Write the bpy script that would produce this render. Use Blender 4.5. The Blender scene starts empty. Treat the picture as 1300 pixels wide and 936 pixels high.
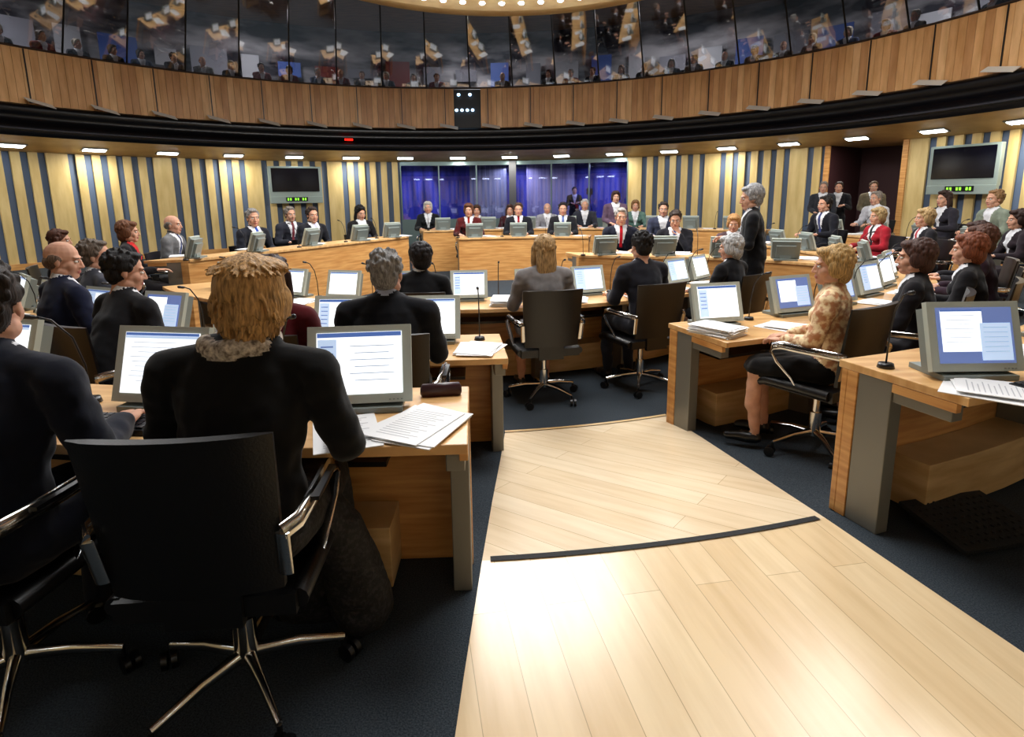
import bpy, math, random
import numpy as np
from mathutils import Vector, Matrix, noise
random.seed(7)
V=Vector
E=(-.6,9.0)      # centre of the desk rings
C=(-1.2,8.5)     # centre of the room shell
def fz(x,y):
    r=math.hypot(x-E[0],y-E[1])
    return 0.0 if r<5.1 else .15 if r>6.78 else .15*(r-5.1)/1.68
def pol(r,th):
    a=math.radians(th); return (E[0]+r*math.sin(a),E[1]-r*math.cos(a))
def rp(r,al):
    a=math.radians(al); return (C[0]+r*math.sin(a),C[1]+r*math.cos(a))
# ------------------------------------------------------------ materials
MC={}
def lin(c): return tuple((x/255.0)**2.2 for x in c)+(1,)
def base(name):
    m=bpy.data.materials.new(name); m.use_nodes=True
    return m,m.node_tree,m.node_tree.nodes['Principled BSDF']
def plain(name,c,rough=.5,metal=0,bump=0,bscale=60,emit=None,es=1):
    if name in MC: return MC[name]
    m,nt,b=base(name)
    b.inputs['Base Color'].default_value=lin(c); b.inputs['Roughness'].default_value=rough
    b.inputs['Metallic'].default_value=metal
    tc=nt.nodes.new('ShaderNodeTexCoord'); n=nt.nodes.new('ShaderNodeTexNoise'); n.inputs['Scale'].default_value=bscale
    nt.links.new(tc.outputs['Object'],n.inputs['Vector'])
    if bump:
        bp=nt.nodes.new('ShaderNodeBump'); bp.inputs['Strength'].default_value=bump; bp.inputs['Distance'].default_value=.01
        nt.links.new(n.outputs['Fac'],bp.inputs['Height']); nt.links.new(bp.outputs['Normal'],b.inputs['Normal'])
    else:
        mr=nt.nodes.new('ShaderNodeMapRange'); mr.inputs['To Min'].default_value=max(0,rough-.05); mr.inputs['To Max'].default_value=min(1,rough+.05)
        nt.links.new(n.outputs['Fac'],mr.inputs['Value']); nt.links.new(mr.outputs['Result'],b.inputs['Roughness'])
    if emit:
        b.inputs['Emission Color'].default_value=lin(emit); b.inputs['Emission Strength'].default_value=es
    MC[name]=m; return m
def two(name,c1,c2,scale=(1,1,1),ns=5,rough=.5,bump=.1,detail=6,lo=.35,hi=.65,sheen=0,spec=.5):
    if name in MC: return MC[name]
    m,nt,b=base(name)
    tc=nt.nodes.new('ShaderNodeTexCoord'); mp=nt.nodes.new('ShaderNodeMapping'); mp.inputs['Scale'].default_value=scale
    n=nt.nodes.new('ShaderNodeTexNoise'); n.inputs['Scale'].default_value=ns; n.inputs['Detail'].default_value=detail
    r=nt.nodes.new('ShaderNodeValToRGB'); r.color_ramp.elements[0].position=lo; r.color_ramp.elements[1].position=hi
    r.color_ramp.elements[0].color=lin(c1); r.color_ramp.elements[1].color=lin(c2)
    bp=nt.nodes.new('ShaderNodeBump'); bp.inputs['Strength'].default_value=bump; bp.inputs['Distance'].default_value=.01
    L=nt.links.new
    L(tc.outputs['Object'],mp.inputs['Vector']); L(mp.outputs['Vector'],n.inputs['Vector']); L(n.outputs['Fac'],r.inputs['Fac'])
    L(r.outputs['Color'],b.inputs['Base Color']); L(n.outputs['Fac'],bp.inputs['Height']); L(bp.outputs['Normal'],b.inputs['Normal'])
    b.inputs['Roughness'].default_value=rough; b.inputs['Specular IOR Level'].default_value=spec
    if sheen: b.inputs['Sheen Weight'].default_value=sheen
    MC[name]=m; return m
def planks(name,c1,c2,rot,rough=.24):
    m,nt,b=base(name); L=nt.links.new
    tc=nt.nodes.new('ShaderNodeTexCoord'); mp=nt.nodes.new('ShaderNodeMapping'); mp.inputs['Rotation'].default_value=(0,0,rot)
    br=nt.nodes.new('ShaderNodeTexBrick'); br.inputs['Scale'].default_value=1; br.inputs['Brick Width'].default_value=1.9
    br.inputs['Row Height'].default_value=.15; br.inputs['Mortar Size'].default_value=.0014; br.inputs['Bias'].default_value=0
    br.inputs['Color1'].default_value=lin(c1); br.inputs['Color2'].default_value=lin(c2); br.inputs['Mortar'].default_value=lin((180,154,118))
    mp2=nt.nodes.new('ShaderNodeMapping'); mp2.inputs['Scale'].default_value=(1.6,14,1)
    n=nt.nodes.new('ShaderNodeTexNoise'); n.inputs['Scale'].default_value=1.5; n.inputs['Detail'].default_value=8
    mx=nt.nodes.new('ShaderNodeMix'); mx.data_type='RGBA'; mx.blend_type='MULTIPLY'; mx.inputs[0].default_value=.35
    rr=nt.nodes.new('ShaderNodeValToRGB'); rr.color_ramp.elements[0].color=(.72,.63,.52,1); rr.color_ramp.elements[1].color=(1,1,1,1)
    rr.color_ramp.elements[0].position=.3; rr.color_ramp.elements[1].position=.6
    L(tc.outputs['Object'],mp.inputs['Vector']); L(mp.outputs['Vector'],br.inputs['Vector']); L(mp.outputs['Vector'],mp2.inputs['Vector'])
    L(mp2.outputs['Vector'],n.inputs['Vector']); L(n.outputs['Fac'],rr.inputs['Fac'])
    L(br.outputs['Color'],mx.inputs[6]); L(rr.outputs['Color'],mx.inputs[7]); L(mx.outputs[2],b.inputs['Base Color'])
    b.inputs['Roughness'].default_value=rough
    return m
def glassmat(name,tint,fac,rough=.02,bump=.35):
    m=bpy.data.materials.new(name); m.use_nodes=True; nt=m.node_tree; nt.nodes.clear()
    o=nt.nodes.new('ShaderNodeOutputMaterial'); mx=nt.nodes.new('ShaderNodeMixShader'); mx.inputs[0].default_value=fac
    t=nt.nodes.new('ShaderNodeBsdfTransparent'); t.inputs[0].default_value=lin(tint)
    g=nt.nodes.new('ShaderNodeBsdfGlossy'); g.inputs['Roughness'].default_value=rough; g.inputs['Color'].default_value=(.9,.9,.9,1)
    tc=nt.nodes.new('ShaderNodeTexCoord'); n=nt.nodes.new('ShaderNodeTexNoise'); n.inputs['Scale'].default_value=.7; n.inputs['Detail'].default_value=0
    bp=nt.nodes.new('ShaderNodeBump'); bp.inputs['Strength'].default_value=bump; bp.inputs['Distance'].default_value=.05
    L=nt.links.new; L(tc.outputs['Object'],n.inputs['Vector']); L(n.outputs['Fac'],bp.inputs['Height']); L(bp.outputs['Normal'],g.inputs['Normal'])
    L(t.outputs[0],mx.inputs[1]); L(g.outputs[0],mx.inputs[2]); L(mx.outputs[0],o.inputs[0])
    return m
oak=two('oak_desk',(188,130,72),(218,164,100),(1.2,1.2,14),2.2,.38,.05)
oakT=two('oak_top',(202,152,96),(228,184,126),(2,9,2),2.2,.3,.03)
oakL=two('light_oak',(186,150,100),(214,182,132),(1.5,1.5,9),2,.4,.05)
gold1=two('wall_board_gold',(200,172,110),(220,194,134),(3,3,.6),2,.5,.05)
slate=plain('wall_slat_slate',(88,104,130),.6,0,.1,20)
carpet=two('carpet',(40,46,52),(64,71,77),(1,1,1),180,.95,.5,3,spec=.2)
greymet=plain('leg_grey_metal',(122,120,112),.4,.3)
black=plain('black_plastic',(14,14,16),.35)
blackband=plain('black_fascia',(12,12,16),.3,0,.03,4)
leather=plain('black_leather',(15,14,15),.36,0,.08,160)
chrome=plain('polished_aluminium',(205,203,198),.14,1)
sage=plain('monitor_sage_shell',(182,190,180),.38)
sageD=plain('monitor_dark_shell',(126,134,130),.4)
paper=plain('white_paper',(240,240,240),.7,0,.02,40)
panelG=[two('gallery_board_%d'%i,c,tuple(min(255,x+22) for x in c),(4,4,.8),2,.42,.05) for i,c in enumerate([(196,142,86),(210,156,98),(184,130,78),(216,166,110)])]
soff=two('soffit_wood',(196,156,100),(216,180,122),(1,1,6),2,.45,.04)
darkroom=plain('dark_gallery_interior',(60,54,52),.8)
lampm=plain('lamp_diffuser',(255,255,255),.5,emit=(240,248,255),es=14)
rubber=plain('dark_rubber',(26,27,28),.8,0,.3,80)
# ------------------------------------------------------------ mesh builder
class MB:
    def __init__(s): s.v=[];s.f=[];s.m=[]
    def add(s,vs,fs,mi,M=None):
        o=len(s.v)
        for p in vs:
            p=V(p); s.v.append(tuple(M@p) if M else tuple(p))
        for f in fs: s.f.append(tuple(o+i for i in f)); s.m.append(mi)
    def box(s,c,d,mi=0,M=None,taper=1):
        x,y,z=[k/2 for k in d]; t=taper
        vs=[(c[0]+a*x*(t if e>0 else 1),c[1]+b*y*(t if e>0 else 1),c[2]+e*z) for e in(-1,1) for a,b in((-1,-1),(1,-1),(1,1),(-1,1))]
        s.add(vs,[(3,2,1,0),(4,5,6,7),(0,1,5,4),(1,2,6,5),(2,3,7,6),(3,0,4,7)],mi,M)
    def tube(s,pts,rad,mi=0,n=10,M=None):
        pts=[V(p) for p in pts]; rings=[]; S=None
        for i,p in enumerate(pts):
            T=(pts[min(i+1,len(pts)-1)]-pts[max(i-1,0)]).normalized()
            if S is None:
                ref=V((0,1,0)) if abs(T.y)<.9 else V((0,0,1)); S=ref.cross(T).normalized()
            else: S=(S-T*S.dot(T)).normalized()
            B=T.cross(S); r=rad[i] if isinstance(rad,(list,tuple)) else rad
            rx,ry=r if isinstance(r,(list,tuple)) else (r,r)
            rings.append([p+S*rx*math.cos(2*math.pi*k/n)+B*ry*math.sin(2*math.pi*k/n) for k in range(n)])
        vs=[q for r in rings for q in r]; fs=[]
        for i in range(len(pts)-1):
            for k in range(n): a=i*n+k;b=i*n+(k+1)%n; fs.append((a,b,b+n,a+n))
        fs.append(tuple(reversed(range(n)))); fs.append(tuple(range((len(pts)-1)*n,len(pts)*n)))
        s.add(vs,fs,mi,M)
    def ell(s,c,r,mi=0,seg=14,rg=9,R=None,M=None):
        c=V(c); vs=[];fs=[]
        for i in range(1,rg):
            a=math.pi*i/rg
            for k in range(seg):
                b=2*math.pi*k/seg; q=V((r[0]*math.sin(a)*math.cos(b),r[1]*math.sin(a)*math.sin(b),r[2]*math.cos(a)))
                if R: q=R@q
                vs.append(c+q)
        for z in(1,-1):
            q=V((0,0,r[2]*z)); 
            if R:q=R@q
            vs.append(c+q)
        t=len(vs)-2
        for i in range(rg-2):
            for k in range(seg): a=i*seg+k;b=i*seg+(k+1)%seg; fs.append((a,a+seg,b+seg,b))
        for k in range(seg): fs.append((t,k,(k+1)%seg)); fs.append((t+1,(rg-2)*seg+(k+1)%seg,(rg-2)*seg+k))
        s.add(vs,fs,mi,M)
    def sweep(s,pts,outs,o0,o1,z0,z1,mi=0):
        vs=[];fs=[]
        for p,o in zip(pts,outs):
            for d,z in((o0,z0),(o1,z0),(o1,z1),(o0,z1)): vs.append((p[0]+o[0]*d,p[1]+o[1]*d,z))
        n=len(pts)
        for i in range(n-1):
            for k in range(4): a=i*4+k;b=i*4+(k+1)%4; fs.append((a,b,b+4,a+4))
        fs.append((3,2,1,0)); e=(n-1)*4; fs.append((e,e+1,e+2,e+3))
        s.add(vs,fs,mi)
    def mesh(s,name,mats,smooth=False):
        me=bpy.data.meshes.new(name); me.from_pydata(s.v,[],s.f)
        for m in mats: me.materials.append(m)
        me.polygons.foreach_set('material_index',s.m)
        if smooth: me.polygons.foreach_set('use_smooth',[True]*len(s.f))
        me.update(); return me
    def obj(s,name,mats,parent=None,smooth=False,bevel=0,loc=None,rz=0):
        return place(name,s.mesh(name,mats,smooth),loc,rz,parent,bevel)
def place(name,me,loc=None,rz=0,parent=None,bevel=0):
    ob=bpy.data.objects.new(name,me); bpy.context.collection.objects.link(ob)
    if loc: ob.location=loc
    ob.rotation_euler=(0,0,math.radians(rz))
    if parent: ob.parent=parent
    if bevel:
        b=ob.modifiers.new('bevel','BEVEL'); b.width=bevel; b.segments=2; b.limit_method='ANGLE'
    return ob
def empty(name,loc=(0,0,0),rz=0,s=1):
    e=bpy.data.objects.new(name,None); bpy.context.collection.objects.link(e); e.location=loc
    e.rotation_euler=(0,0,math.radians(rz)); e.scale=(s,s,s); e.empty_display_size=.1; return e
def lathe(name,prof,mats,a0=0,a1=360,N=144,cen=C,mi=0,smooth=True,parent=None,closed=False):
    mb=MB(); vs=[];fs=[]; k=len(prof)
    for i in range(N+1):
        a=math.radians(a0+(a1-a0)*i/N)
        for r,z in prof: vs.append((cen[0]+r*math.sin(a),cen[1]+r*math.cos(a),z))
    for i in range(N):
        for j in range(k if closed else k-1):
            a=i*k+j;b=i*k+(j+1)%k; fs.append((a,b,b+k,a+k))
    mb.add(vs,fs,0); return mb.obj(name,mats,parent,smooth)
# ------------------------------------------------------------ room shell
mb=MB(); vs=[];fs=[]; rs=[0.02,1.5,3,4.2,5.1,5.7,6.2,6.78,8,10,12.2]; N=96
for r in rs:
    for i in range(N):
        x,y=pol(r,360*i/N); vs.append((x,y,fz(x,y)))
for j in range(len(rs)-1):
    for i in range(N): a=j*N+i;b=j*N+(i+1)%N; fs.append((a,b,b+N,a+N))
mb.add(vs,fs,0); mb.obj('floor',[carpet])
def sector(name,rr,l,r_,mat,dz=.004):
    mb=MB();vs=[];fs=[];n=12
    for k,r in enumerate(rr):
        for i in range(n+1):
            th=l[k]+(r_[k]-l[k])*i/n; x,y=pol(r,th); vs.append((x,y,fz(x,y)+dz))
    for k in range(len(rr)-1):
        for i in range(n): a=k*(n+1)+i; fs.append((a,a+1,a+n+2,a+n+1))
    mb.add(vs,fs,0); return mb.obj(name,[mat])
sector('floor_wood_ramp',[5.08,5.6,6.2,6.79],[6.1,5.3,4.5,3.9],[20.3,19.4,18.4,17.6],planks('ramp_planks',(228,204,168),(236,216,184),math.radians(38)))
sector('floor_wood_aisle',[6.79,7.4,8.2,9.2],[3.9,3.35,2.8,2.3],[17.6,17.35,17.1,16.9],planks('aisle_planks',(222,192,148),(234,210,170),math.radians(80)))
sector('trim_1',[6.765,6.80],[4.2,4.2],[17.3,17.3],rubber,.009)
sector('trim_2',[5.055,5.085],[6.1,6.1],[20.3,20.3],oakL,.010)
# walls
WZ=2.76
def slatwall(name,a0,a1):
    root=empty(name)
    lathe('backing',[(11.06,0),(11.06,WZ)],[slate],a0,a1,max(4,int((a1-a0)/2)),parent=root)
    mb=MB(); step=1.9; a=a0; k=0
    while a<a1-.2:
        w=.95 if k%6 else 2.3
        w=min(w,a1-a)
        pts=[rp(10.98,a+w*t) for t in(0,.5,1)]; outs=[(math.sin(math.radians(a+w*t)),math.cos(math.radians(a+w*t))) for t in(0,.5,1)]
        mb.sweep(pts,outs,0,.05,.15,WZ,0); a+=w+.83; k+=1
    mb.obj('boards',[gold1],root)
    mb=MB(); n=max(4,int((a1-a0)/2)); A=[a0+(a1-a0)*i/n for i in range(n+1)]
    mb.sweep([rp(10.93,x) for x in A],[(math.sin(math.radians(x)),math.cos(math.radians(x))) for x in A],0,.06,.1,.28,0)
    mb.obj('skirting',[oak],root)
slatwall('wall_left',-180,-12.1); slatwall('wall_right',25.6,54.5); slatwall('wall_right_side',64,180)
# doorway recess
root=empty('door_1'); mbm=plain('doorway_maroon',(52,22,26),.7)
mb=MB()
A=[54.5,57,60,64]; outs=[(math.sin(math.radians(x)),math.cos(math.radians(x))) for x in A]
mb.sweep([rp(12.6,x) for x in A],outs,0,.05,.1,WZ,0)
for a in(54.4,64.0):
    mb.sweep([rp(11,a),rp(12.6,a)],[(math.cos(math.radians(a)),-math.sin(math.radians(a)))]*2,0,.1,.1,WZ,0)
mb.obj('recess',[mbm],root)
mb=MB()
for a in(54.6,63.9):
    p=rp(10.95,a); mb.sweep([p,rp(11.1,a)],[(math.cos(math.radians(a)),-math.sin(math.radians(a)))]*2,-.06,.06,.15,WZ,0)
mb.obj('frame',[oak],root)
# glazed room at the back
root=empty('window_1'); gl=glassmat('partition_glass',(205,208,232),.08,.02,.02)
A=[-12.1+37.7*i/12 for i in range(13)]; outs=[(math.sin(math.radians(x)),math.cos(math.radians(x))) for x in A]
mb=MB(); mb.sweep([rp(11,x) for x in A],outs,0,.01,.5,2.66,0); mb.obj('glass',[gl],root)
fr=plain('partition_frame',(120,140,140),.3,.6)
mb=MB(); mb.sweep([rp(10.97,x) for x in A],outs,0,.08,2.64,WZ,0); mb.sweep([rp(10.97,x) for x in A],outs,0,.08,.15,.95,0)
for x in A[::2]:
    o=(math.sin(math.radians(x)),math.cos(math.radians(x))); p=rp(10.97,x)
    q=(p[0]+o[1]*.04,p[1]-o[0]*.04); mb.sweep([p,q],[o,o],0,.08,.9,2.66,0)
mb.obj('frame',[fr],root)
root=empty('wall_rear')
bluew=two('rear_room_blue',(34,36,92),(92,96,190),(1,1,.2),3,.7,.1)
lathe('back_panel',[(13.2,0),(13.2,WZ)],[bluew],-16,30,20,parent=root)
curt=two('rear_curtain',(158,152,178),(204,198,212),(8,8,.3),2,.8,.4)
lathe('curtain',[(12.7,.2),(12.7,WZ-.05)],[curt],8,15.5,20,parent=root)
lathe('curtain_left',[(12.7,.2),(12.7,WZ-.05)],[two('rear_curtain_grey',(120,126,130),(170,172,176),(8,8,.3),2,.8,.4)],-1,4.8,14,parent=root)
mb=MB()
for a in(-14,29): mb.sweep([rp(11.06,a),rp(13.2,a)],[(math.cos(math.radians(a)),-math.sin(math.radians(a)))]*2,0,.08,0,WZ,0)
mb.obj('side_panels',[bluew],root)
mb=MB()
mb.sweep([rp(10.88,6.1),rp(10.88,7.3)],[(0,1),(0,1)],0,.1,.15,WZ,0)
mb.obj('concrete_column',[plain('column_grey',(70,70,74),.5)],root)
# soffit, fascia, gallery
lathe('ceiling_soffit',[(13.4,WZ),(11.0,WZ),(10.05,3.02)],[soff])
lathe('trim_fascia_black',[(10.05,3.02),(9.98,3.1),(10.02,3.3),(10.25,3.34),(10.25,3.5),(10.1,3.6),(10.35,3.72)],[blackband])
lathe('trim_cable_rail',[(9.93,3.16),(9.96,3.19),(9.99,3.16),(9.96,3.13)],[plain('rail_grey',(70,70,76),.4,.5)],closed=True)
mb=MB(); lm=MB()
for i in range(41):
    al=6.4+i*360/41; a=math.radians(al)
    M=Matrix.Translation((*rp(10.62,al),2.845))@Matrix.Rotation(-a,4,'Z')@Matrix.Rotation(math.radians(-14),4,'X')
    lm.box((0,0,0),(.46,.14,.03),0,M); mb.box((0,0,.012),(.54,.22,.03),0,M)
r_=empty('recessed_ceiling_lights'); lm.obj('diffusers',[lampm],r_); mb.obj('housings',[greymet],r_)
# gallery boards
root=empty('wall_gallery_front'); mb=MB(); n=400
for i in range(n):
    a=i*.9; aa=a if a<=180 else a-360
    if -3.2<aa<1.2: continue
    A=[a,a+.86]; outs=[(math.sin(math.radians(x)),math.cos(math.radians(x))) for x in A]
    mb.sweep([rp(10.35,x) for x in A],outs,0,.06,3.72,4.86,random.choice([0,0,1,1,2,3]))
mb.obj('boards',panelG,root)
lathe('rail_cap',[(10.33,4.86),(10.33,4.9),(10.44,4.9),(10.44,4.86)],[plain('rail_dark',(60,44,32),.4)],closed=True,parent=root)
lathe('liner',[(10.5,3.6),(10.5,4.86)],[plain('liner_dark',(14,14,18),.5)],parent=root)
mb=MB()
for i in range(50):
    al=i*7.2+3; a=math.radians(al)
    M=Matrix.Translation((*rp(10.2,al),3.74))@Matrix.Rotation(-a,4,'Z')
    mb.box((.1,0,.03),(.55,.2,.012),0,M@Matrix.Rotation(.5,4,'X')@Matrix.Rotation(.2,4,'Y')); mb.box((0,.1,.02),(.05,.2,.03),1,M)
    mb.box((0,.13,.56),(.022,.02,1.1),1,M)
mb.obj('acoustic_reflectors',[plain('reflector_white',(214,210,200),.4),black],root)
mb=MB()
for i,(a,z) in enumerate([(-2.3,4.25),(-1.4,4.25),(-.5,4.25),(.4,4.25),(-1.9,4.7),(0,4.7)]): mb.ell((*rp(10.4,a),z),(.05,.04,.045),0,10,6)
mb.obj('stage_spotlights',[plain('spot_blue_white',(255,255,255),.5,emit=(170,215,255),es=4)],root)
root=empty('window_gallery'); gg=glassmat('gallery_glass',(166,164,170),.20,.03,.22)
mb=MB(); fm=MB()
for i in range(50):
    A=[i*7.2,i*7.2+3.6,i*7.2+7.2]; lo=[rp(10.38,x) for x in A]; hi=[rp(9.35,x) for x in A]
    mb.add([(lo[0][0],lo[0][1],4.90),(lo[2][0],lo[2][1],4.90),(hi[2][0],hi[2][1],7.3),(hi[0][0],hi[0][1],7.3)],[(0,1,2,3)],0)
    fm.tube([(lo[0][0],lo[0][1],4.9),(hi[0][0],hi[0][1],7.3)],.022,0,6)
mb.obj('glass_panes',[gg],root); fm.obj('mullions',[black],root)
lathe('floor_gallery',[(10.5,3.72),(12.0,3.95),(15,4.6)],[darkroom])
gw=two('gallery_rear_wall',(44,44,54),(196,196,200),(.35,.35,1.1),1.6,.8,.05,3,.40,.66)  # dark and pale streaks in the colour stand in for reflections in the glass
lathe('wall_gallery_rear',[(14.6,4.2),(14.6,7.6)],[gw])
mb=MB(); random.seed(4)
for i in range(34):
    al=-75+i*4.9; a=math.radians(al); M=Matrix.Translation((*rp(14.4,al),6.0))@Matrix.Rotation(-a,4,'Z')
    mb.box((0,0,0),(random.uniform(.5,1.1),.05,random.uniform(.3,1.0)),random.choice([0,0,1,1,2,3]),M)
mb.obj('gallery_reflection_panels',[plain('panel_blue',(70,100,176),.6),plain('panel_grey',(130,132,142),.6),plain('panel_red',(120,50,46),.6),plain('panel_white',(180,184,190),.6)])  # made-up coloured boxes standing in for reflections in the gallery glass
lathe('ceiling',[(15,7.5),(4.6,7.5),(.05,7.5)],[two('ceiling_wood',(120,86,52),(160,118,74),(1,6,1),2,.5,.05)])
# funnel
lathe('ceiling_funnel',[(3.9,5.34),(4.0,5.26),(4.15,5.38),(3.2,6.2),(2.4,7.5)],[soff],cen=(0,9))
mb=MB()
for i in range(60):
    a=math.radians(i*6+4); mb.ell((3.72*math.sin(a),9+3.72*math.cos(a),5.42),(.06,.06,.03),0,10,6)
mb.obj('funnel_spotlights',[plain('spot_lamp',(255,255,255),.5,emit=(225,240,255),es=25)])
# wall screens with clocks
def wallscreen(al,z,s):
    a=math.radians(al); root=empty('wall_screen',(*rp(10.80,al),z),-al,s)
    mb=MB(); mb.box((0,0,.02),(1.5,.12,.9),0); mb.box((0,-.065,.08),(1.34,.02,.68),1); mb.box((0,-.02,-.50),(1.5,.1,.2),0)
    mb.box((0,.1,0),(.4,.16,.4),0)
    mb.obj('screen_body',[plain('screen_frame_silver',(150,165,160),.35,.2),plain('screen_dark',(10,12,26),.12)],root,bevel=.01)
    mb=MB(); mb.box((0,-.075,-.48),(.62,.01,.12),0)
    for i in range(8):
        if i in(2,5): continue
        mb.box((-.25+i*.07,-.083,-.48),(.04,.004,.065),1)
    mb.obj('clock_display',[black,plain('led_green',(120,230,60),.5,emit=(150,255,60),es=1.3)],root)
wallscreen(-28.7,2.12,1); wallscreen(70.9,2.12,.9)
mb=MB(); M=Matrix.Translation((*rp(9.93,-20.5),3.32))@Matrix.Rotation(math.radians(20.5),4,'Z')
for i in range(5): mb.box((-.1+i*.05,0,0),(.03,.01,.06),0,M)
mb.obj('led_clock',[plain('led_red',(255,30,20),.5,emit=(255,30,10),es=3)])
mb=MB(); M=Matrix.Translation((*rp(10.0,83),3.66))@Matrix.Rotation(math.radians(-83),4,'Z')
for i in range(5): mb.box((-.1+i*.05,0,0),(.03,.01,.06),0,M)
mb.obj('led_clock',[MC['led_red']])
# ------------------------------------------------------------ desks
def smoothpts(P,n=8):
    out=[]
    for i in range(len(P)-1):
        p0=V(P[max(i-1,0)]);p1=V(P[i]);p2=V(P[i+1]);p3=V(P[min(i+2,len(P)-1)])
        for k in range(n):
            t=k/n; q=.5*((2*p1)+(p2-p0)*t+(2*p0-5*p1+4*p2-p3)*t*t+(3*p1-p0-3*p2+p3)*t**3); out.append((q.x,q.y))
    out.append(tuple(P[-1])); return out
def desk(name,pts,cen,depth,H,z0,legs=3,cab=True):
    outs=[tuple((V((p[0],p[1]))-V(cen)).normalized()) for p in pts]
    root=empty(name,(0,0,0))
    mb=MB(); mb.sweep(pts,outs,-.02,depth,z0+H-.035,z0+H,0); mb.obj('desktop',[oakT],root,bevel=.004)
    mb=MB(); mb.sweep(pts,outs,.0,.03,z0,z0+H-.036,0)
    ends=MB()
    n=len(pts); idx=[0,n-1]
    for k,i in enumerate(idx):
        p=V(pts[i]);o=V(outs[i]); t=(V(pts[1])-V(pts[0]) if k==0 else V(pts[-2])-V(pts[-1])).normalized()
        mb.sweep([tuple(p),tuple(p+t*.045)],[outs[i]]*2,.031,.085,z0,z0+H-.036,0)
        ends.sweep([tuple(p+t*.004),tuple(p+t*.075)],[outs[i]]*2,.087,.25,z0,z0+H-.036,0)
        ends.sweep([tuple(p+t*.012),tuple(p+t*.075)],[outs[i]]*2,.25,depth-.06,z0+H-.12,z0+H-.036,0)
        mb.sweep([tuple(p+t*.001),tuple(p+t*.03)],[outs[i]]*2,.251,depth-.04,z0+H-.075,z0+H-.036,0)
    for j in range(1,legs):
        i=int((n-1)*j/legs); p=V(pts[i]);o=outs[i]; t=(V(pts[i+1])-V(pts[i])).normalized()
        ends.sweep([tuple(p),tuple(p+t*.06)],[o]*2,.031,depth-.2,z0,z0+H-.036,0)
    mb.obj('front_panel',[oak],root,bevel=.003); ends.obj('legs',[greymet],root,bevel=.004)
    if cab and n>4:
        mb=MB(); mb.sweep(pts[1:-1],outs[1:-1],.034,.24,z0+.02,z0+.27,0); mb.obj('cable_cabinet',[oakL],root,bevel=.003)
        mb=MB(); mb.sweep(pts[1:-1],outs[1:-1],.034,.24,z0+.52,z0+.54,0); mb.obj('under_shelf',[black],root)
    return root
def arc(r,t0,t1,n=None):
    n=n or max(6,int(abs(t1-t0)/2.5)); return [pol(r,t0+(t1-t0)*i/n) for i in range(n+1)]
desk('curved_desk_outer_row',arc(6.72,-27,3.6),E,.56,.74,.15,3)
desk('curved_desk_outer_row',arc(6.72,18.4,50),E,.56,.74,.15,3)
desk('curved_desk_middle_row',arc(5.2,-50,5.7),E,.6,.75,.0,5)
desk('curved_desk_middle_row',arc(5.2,19.3,66),E,.6,.75,.0,4)
desk('curved_desk_front_row',arc(3.55,-52,50),E,.58,.72,0,8)
desk('curved_bench_left',smoothpts([(-1.95,11.3),(-2.75,9.7),(-3.4,8.4),(-4.0,7.3)]),(0.5,8.2),.5,.93,0,4)
desk('presiding_bench',smoothpts([(-1.02,11.55),(-.3,11.7),(.5,11.75),(1.5,11.5)]),(0.2,6),.55,.86,0,3)
desk('curved_bench_right',smoothpts([(.95,8.35),(1.8,8.1),(2.7,7.8),(3.3,7.4),(3.75,6.9)]),(2.2,4.0),.5,.82,0,3)
desk('rear_bench',smoothpts([(-1.95,13.2),(-.6,13.5),(1.0,13.5),(2.6,13.2),(4.0,12.6),(5.0,11.8)]),(.3,6),.55,.92,0,5)
desk('curved_desk_right_side',smoothpts([(4.1,10.8),(4.4,9.6),(4.45,8.4),(4.35,7.3)]),(0,9),.5,.78,0,4)
desk('curved_desk_right_side',smoothpts([(5.9,11.4),(6.35,10.2),(6.4,9.0),(6.3,7.9)]),(0,9),.5,.78,.1,4)
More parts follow.
